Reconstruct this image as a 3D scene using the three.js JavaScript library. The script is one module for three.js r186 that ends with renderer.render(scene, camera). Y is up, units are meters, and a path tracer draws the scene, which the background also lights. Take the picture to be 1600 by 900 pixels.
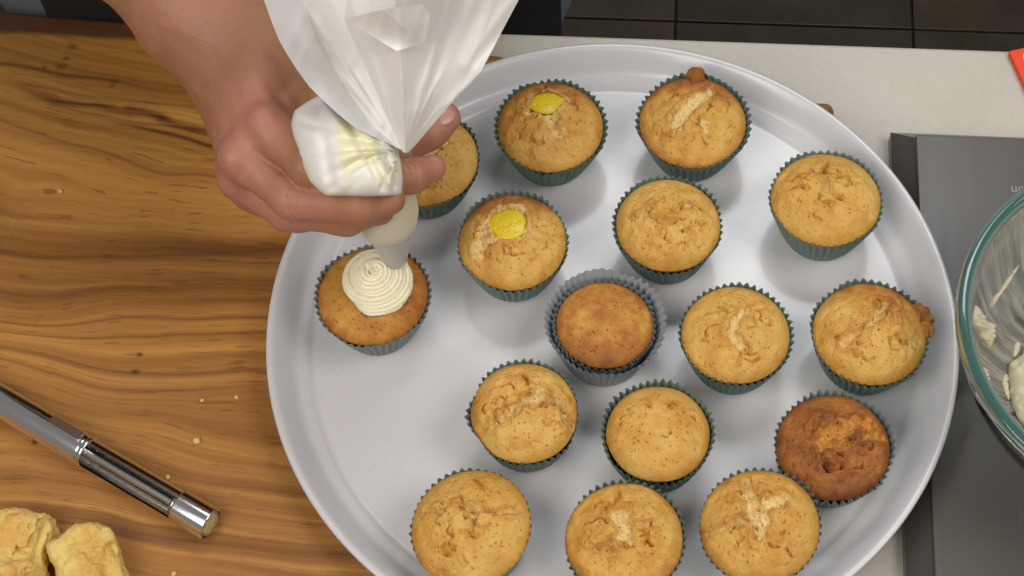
import * as THREE from 'three';
import { RectAreaLightUniformsLib } from 'three/addons/lights/RectAreaLightUniformsLib.js';
import { RoundedBoxGeometry } from 'three/addons/geometries/RoundedBoxGeometry.js';
import { mergeGeometries, mergeVertices } from 'three/addons/utils/BufferGeometryUtils.js';
import { FontLoader } from 'three/addons/loaders/FontLoader.js';
import { TextGeometry } from 'three/addons/geometries/TextGeometry.js';

// ---------- camera, surroundings, lamps, exposure ----------
const scene = new THREE.Scene();
scene.background = new THREE.Color().setRGB(0.20, 0.198, 0.195);
const CAM_Y = 1.0207, CAM_Z = 0.501, PITCH = THREE.MathUtils.degToRad(61.31), ROLL = 0.0798, F = 2800;
const camera = new THREE.PerspectiveCamera(2 * Math.atan(450 / F) * 180 / Math.PI, 16 / 9, 0.05, 30);
camera.position.set(0, CAM_Y, CAM_Z);
camera.lookAt(0, CAM_Y - Math.sin(PITCH), CAM_Z - Math.cos(PITCH));
camera.rotateZ(-ROLL);
scene.add(camera);

const renderer = new THREE.WebGLRenderer({ antialias: true });
renderer.toneMapping = THREE.LinearToneMapping;
renderer.toneMappingExposure = 1.0;
renderer.shadowMap.enabled = true;
RectAreaLightUniformsLib.init();

const LAMPS = [
  // position, aim, width, height, intensity, colour
  [[-0.75, 1.55, 0.75], [0.0, 0.0, 0.0], 1.0, 1.0, 4.2, [1, 0.935, 0.86], 'square white studio lamp panel above the front left of the board'],
  [[1.05, 1.60, 0.35], [0.05, 0.0, 0.0], 0.9, 0.9, 3.7, [1, 0.95, 0.90], 'square white studio lamp panel above the glass bowl at right'],
  [[0.30, 1.75, -1.05], [0.05, 0.0, 0.0], 0.90, 0.40, 6.5, [0.94, 0.97, 1], 'long narrow lamp panel high above the floor behind the counter'],
];
for (const [p, aim, w, h, power, c, label] of LAMPS) {
  const lamp = new THREE.Group();
  lamp.name = 'studio_lamp' + (scene.getObjectByName('studio_lamp') ? '_' + String(scene.children.filter((o) => o.name.startsWith('studio_lamp')).length).padStart(3, '0') : '');
  lamp.userData = { label, category: 'lamp' };
  lamp.position.set(...p);
  lamp.lookAt(...aim);
  const housing = new THREE.Mesh(new RoundedBoxGeometry(w + 0.03, h + 0.03, 0.04, 2, 0.008), new THREE.MeshStandardMaterial({ color: 0x1b1b1d, roughness: 0.6 }));
  housing.name = 'housing'; housing.position.z = -0.025;
  const diffuser = new THREE.Mesh(new THREE.BoxGeometry(w, h, 0.004), new THREE.MeshStandardMaterial({ color: 0xffffff, emissive: new THREE.Color().setRGB(...c), emissiveIntensity: 1.5 }));
  diffuser.name = 'lamp_diffuser';
  const light = new THREE.RectAreaLight(new THREE.Color().setRGB(...c), power, w, h);
  light.name = 'lamp_light'; light.position.z = 0.008; light.rotation.y = Math.PI;
  lamp.add(housing, diffuser, light);
  scene.add(lamp);
}

// ---------- helpers ----------
let seed = 7;
const rnd = () => { seed = (seed * 1664525 + 1013904223) >>> 0; return seed / 4294967296; };
const clamp = (x, a = 0, b = 1) => Math.min(b, Math.max(a, x));
const lerp = (a, b, t) => a + (b - a) * t;
const sstep = (a, b, x) => { const t = clamp((x - a) / (b - a)); return t * t * (3 - 2 * t); };
const mixc = (a, b, t) => [lerp(a[0], b[0], t), lerp(a[1], b[1], t), lerp(a[2], b[2], t)];
const PERM = new Float32Array(4096);
for (let i = 0; i < 4096; i++) PERM[i] = rnd() * 2 - 1;
const hash3 = (x, y, z) => PERM[((Math.imul(x, 73856093) ^ Math.imul(y, 19349663) ^ Math.imul(z, 83492791)) >>> 3) & 4095];
function noise(x, y, z = 0) {                       // smooth value noise, -1..1
  const i = Math.floor(x), j = Math.floor(y), k = Math.floor(z);
  let a = x - i, b = y - j, c = z - k;
  a = a * a * (3 - 2 * a); b = b * b * (3 - 2 * b); c = c * c * (3 - 2 * c);
  return lerp(lerp(lerp(hash3(i, j, k), hash3(i + 1, j, k), a), lerp(hash3(i, j + 1, k), hash3(i + 1, j + 1, k), a), b),
    lerp(lerp(hash3(i, j, k + 1), hash3(i + 1, j, k + 1), a), lerp(hash3(i, j + 1, k + 1), hash3(i + 1, j + 1, k + 1), a), b), c);
}
const fbm = (x, y, z = 0, o = 4) => { let s = 0, a = 0.5; for (let i = 0; i < o; i++) { s += a * noise(x, y, z); x = x * 2.03 + 11.3; y = y * 2.03 + 5.7; z = z * 2.03 + 3.1; a *= 0.5; } return s; };

const CR = Math.cos(ROLL), SR = Math.sin(ROLL), CP = Math.cos(PITCH), SP = Math.sin(PITCH);
// the place, at a given height, of a point measured on the photograph
function at(px, py, h) {
  const x = (px - 800) / F, y = (450 - py) / F, x0 = CR * x + SR * y, y0 = -SR * x + CR * y;
  const d = new THREE.Vector3(x0, -SP + y0 * CP, -CP - y0 * SP), t = (h - CAM_Y) / d.y;
  return new THREE.Vector3(d.x * t, h, CAM_Z + d.z * t);
}
const used = {};
function numbered(n) { const k = used[n] = (used[n] ?? -1) + 1; return k ? `${n}_${String(k).padStart(3, '0')}` : n; }
function thing(name, label, category, group, pos) {
  const o = new THREE.Group(); o.name = numbered(name); o.userData = { label, category };
  if (group) o.userData.group = group;
  if (pos) o.position.copy(pos);
  scene.add(o); return o;
}
function part(name, geo, mat, parent) { const m = new THREE.Mesh(geo, mat); m.name = name; parent.add(m); return m; }
function structure(name, geo, mat) { const m = new THREE.Mesh(geo, mat); m.name = name; m.userData.kind = 'structure'; scene.add(m); return m; }
const std = (o) => new THREE.MeshStandardMaterial(o);
const phy = (o) => new THREE.MeshPhysicalMaterial(o);
const rgb = (r, g, b) => new THREE.Color().setRGB(r, g, b);

function geoFrom(pos, idx, uv, col) {
  const g = new THREE.BufferGeometry();
  g.setAttribute('position', new THREE.Float32BufferAttribute(pos, 3));
  if (uv) g.setAttribute('uv', new THREE.Float32BufferAttribute(uv, 2));
  if (col) g.setAttribute('color', new THREE.Float32BufferAttribute(col, 3));
  g.setIndex(idx); g.computeVertexNormals(); return g;
}
// a grid of points: fn(i / nu, j / nv) -> [x, y, z, r, g, b]
function gridGeo(nu, nv, fn, wrap = false, flip = false) {
  const pos = [], uv = [], col = [], idx = [], cols = wrap ? nu : nu + 1; let coloured = false;
  for (let j = 0; j <= nv; j++) for (let i = 0; i < cols; i++) {
    const p = fn(i / nu, j / nv, i, j); pos.push(p[0], p[1], p[2]); uv.push(i / nu, j / nv);
    if (p.length > 3) { coloured = true; col.push(p[3], p[4], p[5]); }
  }
  for (let j = 0; j < nv; j++) for (let i = 0; i < nu; i++) {
    const a = j * cols + i, b = j * cols + (i + 1) % cols, c = a + cols, d = b + cols;
    if (flip) idx.push(a, b, c, b, d, c); else idx.push(a, c, b, b, c, d);
  }
  return geoFrom(pos, idx, uv, coloured ? col : null);
}
function texture(w, h, fn, colour = true) {
  const d = new Uint8Array(w * h * 4);
  for (let y = 0; y < h; y++) for (let x = 0; x < w; x++) {
    const c = fn(x, y), k = (y * w + x) * 4;
    if (colour) { d[k] = clamp(c[0], 0, 255); d[k + 1] = clamp(c[1], 0, 255); d[k + 2] = clamp(c[2], 0, 255); } else d[k] = d[k + 1] = d[k + 2] = clamp(c * 255, 0, 255);
    d[k + 3] = 255;
  }
  const t = new THREE.DataTexture(d, w, h); t.magFilter = THREE.LinearFilter; t.minFilter = THREE.LinearMipmapLinearFilter; t.generateMipmaps = true;
  t.wrapS = t.wrapT = THREE.RepeatWrapping; if (colour) t.colorSpace = THREE.SRGBColorSpace; t.needsUpdate = true; return t;
}
function planarUV(g, scale = 1) { const p = g.attributes.position, u = new Float32Array(p.count * 2); for (let i = 0; i < p.count; i++) { u[2 * i] = p.getX(i) * scale; u[2 * i + 1] = p.getZ(i) * scale; } g.setAttribute('uv', new THREE.BufferAttribute(u, 2)); return g; }

// one closed skin round a distance field
function skin(f, lo, hi, cell, colour) {
  const n = [0, 1, 2].map((k) => Math.ceil((hi[k] - lo[k]) / cell) + 1), [nx, ny, nz] = n, v = new Float32Array(nx * ny * nz);
  for (let k = 0, q = 0; k < nz; k++) for (let j = 0; j < ny; j++) for (let i = 0; i < nx; i++, q++) v[q] = f(lo[0] + i * cell, lo[1] + j * cell, lo[2] + k * cell);
  const id = new Int32Array(nx * ny * nz).fill(-1), pos = [], idx = [], S = nx * ny;
  const corner = [0, 1, nx, nx + 1, S, S + 1, S + nx, S + nx + 1];
  const edges = [[0, 1], [2, 3], [4, 5], [6, 7], [0, 2], [1, 3], [4, 6], [5, 7], [0, 4], [1, 5], [2, 6], [3, 7]];
  for (let k = 0; k < nz - 1; k++) for (let j = 0; j < ny - 1; j++) for (let i = 0; i < nx - 1; i++) {
    const q = k * S + j * nx + i; let inside = 0;
    for (let c = 0; c < 8; c++) if (v[q + corner[c]] < 0) inside++;
    if (inside === 0 || inside === 8) continue;
    let x = 0, y = 0, z = 0, m = 0;
    for (const [a, b] of edges) {
      const va = v[q + corner[a]], vb = v[q + corner[b]]; if ((va < 0) === (vb < 0)) continue;
      const t = va / (va - vb);
      x += lerp(a & 1, b & 1, t); y += lerp((a >> 1) & 1, (b >> 1) & 1, t); z += lerp(a >> 2, b >> 2, t); m++;
    }
    id[q] = pos.length / 3; pos.push(lo[0] + (i + x / m) * cell, lo[1] + (j + y / m) * cell, lo[2] + (k + z / m) * cell);
  }
  const quad = (a, b, c, d, flip) => { if (a < 0 || b < 0 || c < 0 || d < 0) return; if (flip) idx.push(a, c, b, a, d, c); else idx.push(a, b, c, a, c, d); };
  for (let k = 1; k < nz - 1; k++) for (let j = 1; j < ny - 1; j++) for (let i = 1; i < nx - 1; i++) {
    const q = k * S + j * nx + i, s = v[q] < 0;
    if (s !== v[q + 1] < 0) quad(id[q - nx - S], id[q - S], id[q], id[q - nx], !s);
    if (s !== v[q + nx] < 0) quad(id[q - 1 - S], id[q - S], id[q], id[q - 1], s);
    if (s !== v[q + S] < 0) quad(id[q - 1 - nx], id[q - nx], id[q], id[q - 1], !s);
  }
  const g = geoFrom(pos, idx), nor = new Float32Array(pos.length), e = cell * 0.5, col = colour ? [] : null;
  for (let p = 0; p < pos.length; p += 3) {
    const [x, y, z] = [pos[p], pos[p + 1], pos[p + 2]];
    let a = f(x + e, y, z) - f(x - e, y, z), b = f(x, y + e, z) - f(x, y - e, z), c = f(x, y, z + e) - f(x, y, z - e); const l = Math.hypot(a, b, c) || 1;
    nor[p] = a / l; nor[p + 1] = b / l; nor[p + 2] = c / l;
    if (col) col.push(...colour(x, y, z, [a / l, b / l, c / l]));
  }
  g.setAttribute('normal', new THREE.BufferAttribute(nor, 3));
  if (col) g.setAttribute('color', new THREE.Float32BufferAttribute(col, 3));
  return planarUV(g);
}
const smin = (a, b, k) => { const h = Math.max(k - Math.abs(a - b), 0) / k; return Math.min(a, b) - h * h * k * 0.25; };
function capsule(A, B, ra, rb) {                     // tapered
  const ax = A.x, ay = A.y, az = A.z, dx = B.x - ax, dy = B.y - ay, dz = B.z - az, dd = dx * dx + dy * dy + dz * dz;
  return (x, y, z) => { const t = clamp(((x - ax) * dx + (y - ay) * dy + (z - az) * dz) / dd); return Math.hypot(x - ax - t * dx, y - ay - t * dy, z - az - t * dz) - lerp(ra, rb, t); };
}
function chain(pts, k) {                             // [[Vector3, radius], ...]
  const c = []; for (let i = 0; i + 1 < pts.length; i++) c.push(capsule(pts[i][0], pts[i + 1][0], pts[i][1], pts[i + 1][1]));
  return (x, y, z) => { let d = c[0](x, y, z); for (let i = 1; i < c.length; i++) d = smin(d, c[i](x, y, z), k); return d; };
}
function blob(c, r, amp, freq, s, colour, detail = 40) {      // an uneven lump
  return gridGeo(detail, detail >> 1, (u, v) => {
    const a = u * Math.PI * 2, b = v * Math.PI, d = [Math.sin(b) * Math.cos(a), Math.cos(b), Math.sin(b) * Math.sin(a)];
    const k = 1 + amp * fbm(d[0] * freq + s, d[1] * freq + s * 1.7, d[2] * freq, 4);
    const p = [c[0] + d[0] * r[0] * k, c[1] + d[1] * r[1] * k, c[2] + d[2] * r[2] * k];
    return colour ? [...p, ...colour(d, k)] : p;
  }, true, true);
}

// ---------- heights ----------
const BOARD = 0.030, FLOOR = -0.90, TRAY_FLOOR = 0.034, RING = 0.070;
const TRAY_X = 0.0575, TRAY_Z = 0;

// ---------- counter and floor ----------
const e0 = at(790, 50, 0), e1 = at(1600, 78, 0), YAW = -Math.atan2(e1.z - e0.z, e1.x - e0.x);
const edgeZ = (x) => e0.z + (x - e0.x) * (e1.z - e0.z) / (e1.x - e0.x);
const stoneTex = texture(512, 512, (x, y) => { const n = fbm(x / 90, y / 90, 3, 5) * 10 + noise(x / 2.1, y / 2.1, 9) * 3; return [194 + n, 189 + n, 178 + n]; });
stoneTex.repeat.set(2.4, 2.4);
{
  const g = new RoundedBoxGeometry(3.0, 0.04, 1.4, 3, 0.004); g.translate(0, -0.02, 0.7);
  const c = structure('counter', planarUV(g), std({ map: stoneTex, roughness: 0.42 }));
  c.position.copy(e0); c.rotation.y = YAW;
}
{
  const floor = structure('floor', new THREE.BoxGeometry(6, 0.02, 5), std({ color: rgb(0.035, 0.03, 0.022), roughness: 0.9 }));
  floor.position.set(0, FLOOR - 0.017, -1.6);
  const j0 = at(1055, 30, FLOOR), j1 = at(1425, 30, FLOOR), row = at(1055, 33, FLOOR);
  const W = j0.distanceTo(j1), tg = new RoundedBoxGeometry(W - 0.0024, 0.012, W - 0.0024, 2, 0.002);
  const mats = [0, 1, 2].map((k) => std({
    map: texture(128, 128, (x, y) => { const n = fbm(x / 26 + k * 9, y / 26, k, 5) * 26 + noise(x / 1.7, y / 1.7, k) * 5; return [56 + n * 0.8 + k * 3, 47 + n * 0.8 + k * 2, 32 + n * 0.7]; }), roughness: 0.45 + 0.06 * k }));
  for (let i = -4; i < 5; i++) for (let k = 0; k < 4; k++) {
    const t = part('tile', tg, mats[(i * 5 + k * 2 + 40) % 3], floor);
    const p = new THREE.Vector3(j0.x + (i + 0.5) * W * Math.cos(YAW), FLOOR - 0.006, row.z - (i + 0.5) * W * Math.sin(YAW));
    p.x += (0.5 - k) * W * Math.sin(YAW); p.z += (0.5 - k) * W * Math.cos(YAW);
    t.position.copy(p).sub(floor.position); t.rotation.y = YAW;
  }
}

// ---------- olive wood board ----------
const b0 = at(0, 14, BOARD), b1 = at(792, 85, BOARD), BYAW = -Math.atan2(b1.z - b0.z, b1.x - b0.x);
{
  const W = 1536, H = 1536, L = 0.52;                // texture covers L x L metres measured from the far right corner
  const knots = [[0.285, 0.255, 0.030, 0.020], [0.40, 0.345, 0.05, -0.028], [0.27, 0.375, 0.035, 0.026], [0.46, 0.06, 0.035, 0.010], [0.10, 0.30, 0.05, -0.015]];
  const wood = (px, py) => {
    const x = px / W * L, y = py / H * L;            // x leftwards from the right end, y towards the viewer
    let v = y + 0.034 * fbm(x * 3.2, y * 5, 1, 3) + 0.009 * fbm(x * 11, y * 14, 2, 3) + x * lerp(0.13, -0.07, sstep(0.06, 0.22, y));
    for (const [kx, ky, s, a] of knots) { const dx = (x - kx) / (s * 1.7), dy = (y - ky) / s; v += a * Math.exp(-(dx * dx + dy * dy)) * Math.tanh(dy * 1.6 + 0.4); }
    const band = fbm(v * 34, x * 0.9, 5, 3) * 1.5, streak = fbm(v * 150, x * 2.2, 7, 3), fine = noise(v * 900, x * 14, 8), pore = noise(x * 60, v * 1500, 4);
    let t = clamp(0.46 + band * 0.42 + streak * 0.48 + fine * 0.09);
    let c = mixc([122, 76, 27], [211, 153, 76], t);
    const vein = Math.pow(1 - Math.abs(noise(v * 62, x * 1.6, 21)), 14) * sstep(-0.2, 0.5, noise(v * 14, x * 4, 33));
    c = mixc(c, [70, 36, 14], vein * 0.45);
    c = mixc(c, [215, 162, 90], 0.16 * sstep(0.25, 0.8, noise(v * 260, x * 3, 41)));
    // the dark heartwood streak across the upper part and the dark far edge
    const w1 = y - (0.068 + (0.30 - x) * 0.133) + 0.0028 * noise(x * 34, 2) + 0.0012 * noise(x * 130, y * 200, 6), dk = Math.exp(-Math.pow(w1 / 0.0034, 2)) * sstep(0.325, 0.295, x) * sstep(0.04, 0.12, x) * (0.75 + 0.5 * noise(x * 18, y * 420, 3));
    c = mixc(c, [56, 22, 9], clamp(dk) * 0.92);
    const w3 = y - (0.082 + (0.28 - x) * 0.125) + 0.002 * noise(x * 28, 9), dk3 = Math.exp(-Math.pow(w3 / 0.0016, 2)) * sstep(0.27, 0.22, x) * sstep(0.04, 0.12, x);
    c = mixc(c, [66, 28, 11], clamp(dk3) * 0.8);
    const w2 = y - (0.047 + (0.323 - x) * 0.078) + 0.0018 * noise(x * 30, 5), dk2 = Math.exp(-Math.pow(w2 / 0.0017, 2)) * sstep(0.15, 0.30, x);
    c = mixc(c, [70, 32, 11], clamp(dk2) * 0.85);
    for (const [kx, ky, kr] of [[0.298, 0.026, 0.0022], [0.300, 0.036, 0.0018], [0.302, 0.043, 0.0024], [0.313, 0.045, 0.0014], [0.262, 0.051, 0.0018], [0.263, 0.055, 0.0012], [0.196, 0.252, 0.0012], [0.196, 0.264, 0.0016], [0.246, 0.318, 0.0013]]) c = mixc(c, [60, 30, 12], 0.85 * Math.exp(-Math.pow(Math.hypot((x - kx) * 0.7, y - ky) / kr, 2)));
    const bark = 1 - sstep(0.006, 0.0125, y - 0.010 * sstep(0.15, 0.36, x) + 0.0015 * noise(x * 60, 3));
    c = mixc(c, [62, 34, 16], bark * 0.9 * sstep(0.10, 0.3, x));
    c = mixc(c, [150, 112, 40], 0.35 * sstep(0.14, 0.02, y) * (1 - bark));
    // fine knife scratches
    for (let k = 0; k < 5; k++) { const sx = 0.06 + 0.26 * (0.5 + 0.5 * PERM[k * 7 + 3]), sl = 0.25 * PERM[k * 5 + 11], s0 = 0.06 + 0.28 * (0.5 + 0.5 * PERM[k * 3 + 40]), l = 0.03 + 0.04 * Math.abs(PERM[k + 70]); if (y > s0 && y < s0 + l && Math.abs(x - sx - sl * (y - s0)) < 0.00022) c = mixc(c, [224, 186, 128], 0.2); }
    if (pore > 0.72) c = mixc(c, [90, 52, 20], 0.35);
    return c;
  };
  const map = texture(W, H, wood);
  const bump = texture(512, 512, (x, y) => 0.5 + 0.3 * noise(x / 40, y / 1.6, 2) + 0.2 * noise(x / 9, y / 0.9, 5), false);
  const g = new RoundedBoxGeometry(0.62, BOARD, 0.62, 4, 0.005), p = g.attributes.position, uv = new Float32Array(p.count * 2);
  g.translate(-0.31, BOARD / 2, 0.31);
  for (let i = 0; i < p.count; i++) { uv[2 * i] = -p.getX(i) / L; uv[2 * i + 1] = p.getZ(i) / L; }
  g.setAttribute('uv', new THREE.BufferAttribute(uv, 2));
  const board = new THREE.Mesh(g, std({ map, bumpMap: bump, bumpScale: 0.0003, roughness: 0.5 }));
  board.name = 'wooden_board'; board.position.set(b1.x, 0, b1.z); board.rotation.y = BYAW;
  board.userData = { label: 'large olive wood board with wavy dark grain under the metal corer', category: 'board' };
  scene.add(board);
  const s = new RoundedBoxGeometry(0.20, BOARD, 0.20, 4, 0.006); s.translate(-0.10, BOARD / 2, 0.10);
  const c = at(1304, 157, BOARD), small = new THREE.Mesh(planarUV(s, 2), std({ map: (() => { const m = map.clone(); m.offset.set(0.5, 0.5); return m; })(), roughness: 0.5, color: rgb(0.55, 0.58, 0.42) }));
  small.name = 'wooden_trivet'; small.position.set(c.x, 0, c.z); small.rotation.y = YAW;
  small.userData = { label: 'small dark wooden board whose corner peeks out behind the tray, upper right', category: 'trivet' };
  scene.add(small);
}

// ---------- dark glass slab at right ----------
{
  const c = at(1388, 220, 0), t = thing('glass_slab', 'dark grey glass-topped flat appliance with sloped edges under the glass bowl', 'kitchen scale', null, c);
  t.rotation.y = YAW;
  const w = 0.40, d = 0.42, h = 0.024, ix = 0.0135, iz = 0.012;
  const body = gridGeo(4, 3, (u, v, i, j) => {
    const k = i % 4, X = [0, w, w, 0][k], Z = [0, 0, d, d][k], sx = [1, -1, -1, 1][k], sz = [1, 1, -1, -1][k];
    const [f, y] = [[0, 0], [0, 0.010], [1, h - 0.0008], [1, h]][j]; return [X + sx * ix * f, y, Z + sz * iz * f];
  }, true, true).toNonIndexed(); body.computeVertexNormals();
  part('sloped_edge', body, phy({ color: rgb(0.085, 0.079, 0.072), roughness: 0.32, clearcoat: 0.3, clearcoatRoughness: 0.2 }), t);
  const top = new RoundedBoxGeometry(w - 2 * ix, 0.004, d - 2 * iz, 2, 0.0012); top.translate(w / 2, h + 0.0012, d / 2);
  const brushed = texture(512, 256, (x, y) => clamp(0.85 + 0.06 * noise(x / 7, y / 160, 3) + 0.04 * noise(x / 2, y / 90, 8) + 0.16 * fbm(x / 60, y / 50, 6, 3)), false);
  brushed.repeat.set(3, 3); planarUV(top);
  part('glass_top', top, phy({ roughnessMap: brushed, clearcoatRoughnessMap: brushed, color: rgb(0.078, 0.068, 0.058), roughness: 0.42, clearcoat: 0.35, clearcoatRoughness: 0.3 }), t);
  const font = await new FontLoader().loadAsync('fonts/droid/droid_sans_regular.typeface.json').catch(() => new FontLoader().loadAsync('fonts/droid/droid_sans_bold.typeface.json'));
  const g = new TextGeometry('on', { font, size: 0.0056, depth: 0.0002, curveSegments: 5 });
  g.rotateX(-Math.PI / 2); g.rotateY(Math.PI);
  const p = at(1601, 292, h + 0.0034), q = t.worldToLocal(p.clone()); t.updateMatrixWorld(); q.copy(t.worldToLocal(p.clone()));
  const l = part('lettering', g, std({ color: rgb(0.42, 0.40, 0.38), roughness: 0.6 }), t); l.position.copy(q);
}

// ---------- tray ----------
{
  const B = BOARD, prof = [[0, B], [0.182, B], [0.1870, B + 0.0006], [0.1905, B + 0.003], [0.2020, B + 0.0150], [0.2062, B + 0.0178], [0.2092, B + 0.0184], [0.2102, B + 0.0195], [0.2098, B + 0.0207], [0.2085, B + 0.0213], [0.2066, B + 0.0209], [0.2046, B + 0.0196],
    [0.2010, B + 0.0160], [0.1965, B + 0.0112], [0.1940, B + 0.0089], [0.1915, B + 0.0076], [0.1880, B + 0.0066], [0.1858, B + 0.0056], [0.1840, B + 0.0044], [0.1815, B + 0.0040], [0.12, B + 0.0040], [0.06, B + 0.0040], [0, B + 0.0040]].map(([r, y]) => new THREE.Vector2(r, y));
  const rough = texture(256, 256, (x, y) => clamp(0.66 + 0.22 * fbm(x / 30, y / 30, 14, 5)  + 0.05 * noise(x / 3, y / 3, 4)), false);
  const m = new THREE.Mesh(planarUV(new THREE.LatheGeometry(prof, 220), 4), phy({ color: rgb(0.59, 0.583, 0.602), roughness: 0.5, roughnessMap: rough, clearcoat: 0.5, clearcoatRoughness: 0.13 }));
  m.name = 'round_tray'; m.position.set(TRAY_X, 0, TRAY_Z); m.userData = { label: 'large round pale grey tray with raised rim carrying all the cupcakes', category: 'tray' };
  scene.add(m);
  const dropM = phy({ color: 0xffffff, roughness: 0.03, transmission: 1, thickness: 0, ior: 1.33 });
  for (const [x, y, r] of [[586, 713, 1.5], [595, 741, 1.2], [612, 712, 1.3], [628, 709, 1.8], [626, 741, 1.3], [592, 638, 1.4], [1085, 592, 1.6], [1092, 588, 1.0]]) {
    const p = at(x, y, TRAY_FLOOR), d = new THREE.Mesh(new THREE.SphereGeometry(0.001 * r, 14, 8, 0, Math.PI * 2, 0, Math.PI / 2), dropM);
    d.scale.set(1 + rnd() * 0.6, 0.3, 1); d.position.copy(p).setY(TRAY_FLOOR + 0.0001); d.rotation.y = rnd() * 6; d.name = numbered('water_drop');
    d.userData = { label: 'tiny clear water drop lying on the pale grey tray', category: 'water drop', group: 'water drops on the tray' }; scene.add(d);
  }
}

// ---------- cupcakes ----------
const GOLD = [0.58, 0.292, 0.050], TAN = [0.66, 0.400, 0.098], BROWN = [0.41, 0.150, 0.022], DARK = [0.15, 0.038, 0.010], CRUMB = [0.76, 0.59, 0.26];
const crumbBump = texture(512, 512, (x, y) => { const a = noise(x / 5, y / 5, 1), b = noise(x / 2.2, y / 2.2, 5), c = noise(x / 11, y / 11, 8); return clamp(0.62 + 0.16 * a + 0.12 * b - 0.5 * sstep(0.55, 0.8, a * c * 2 + 0.2)); }, false);
crumbBump.repeat.set(14, 14);
const cakeMat = phy({ vertexColors: true, roughness: 0.72, bumpMap: crumbBump, bumpScale: 0.0004 });
const paperMats = [[0.150, 0.236, 0.200], [0.180, 0.262, 0.236], [0.235, 0.280, 0.290], [0.34, 0.37, 0.40]].map((c) => std({ color: rgb(...c), roughness: 0.62, side: THREE.DoubleSide }));
const mangoMat = phy({ color: rgb(0.74, 0.53, 0.010), roughness: 0.42, clearcoat: 0.3, clearcoatRoughness: 0.2 });

function linerGeo(R, r0, h, s, flare = 0, amp = 0.0016) {
  const N = 46, per = 6, nv = 12;
  const wall = gridGeo(N * per, nv, (u, v, i) => {
    const a = u * Math.PI * 2, tri = Math.abs(((i + 0.5) % per) / per * 2 - 1) * 2 - 1, k = 0.2 + sstep(0.0, 0.3, v) * 0.4 + v * 0.4;
    let r = lerp(r0, R, Math.pow(v, 0.92)) + amp * tri * k * (0.85 + 0.5 * noise(u * 24, 3, s)) + 0.0017 * v * noise(Math.cos(a) * 2 + s, Math.sin(a) * 2, s) + flare * v * v * v;
    const y = h * v + v * v * (0.0012 * noise(Math.cos(a) * 1.6, Math.sin(a) * 1.6, s + 5) + 0.0006 * noise(u * 48, 8, s));
    return [r * Math.cos(a), y, r * Math.sin(a)];
  }, true, true);
  const base = gridGeo(48, 1, (u, v) => [r0 * v * Math.cos(u * 6.28318), 0.0003, r0 * v * Math.sin(u * 6.28318)], true, true);
  return mergeGeometries([wall, base].map((g) => { g.deleteAttribute('uv'); return g; }));
}
function segDist(x, y, a, b) { const dx = b[0] - a[0], dy = b[1] - a[1], t = clamp(((x - a[0]) * dx + (y - a[1]) * dy) / (dx * dx + dy * dy)); return Math.hypot(x - a[0] - t * dx, y - a[1] - t * dy); }
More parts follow.
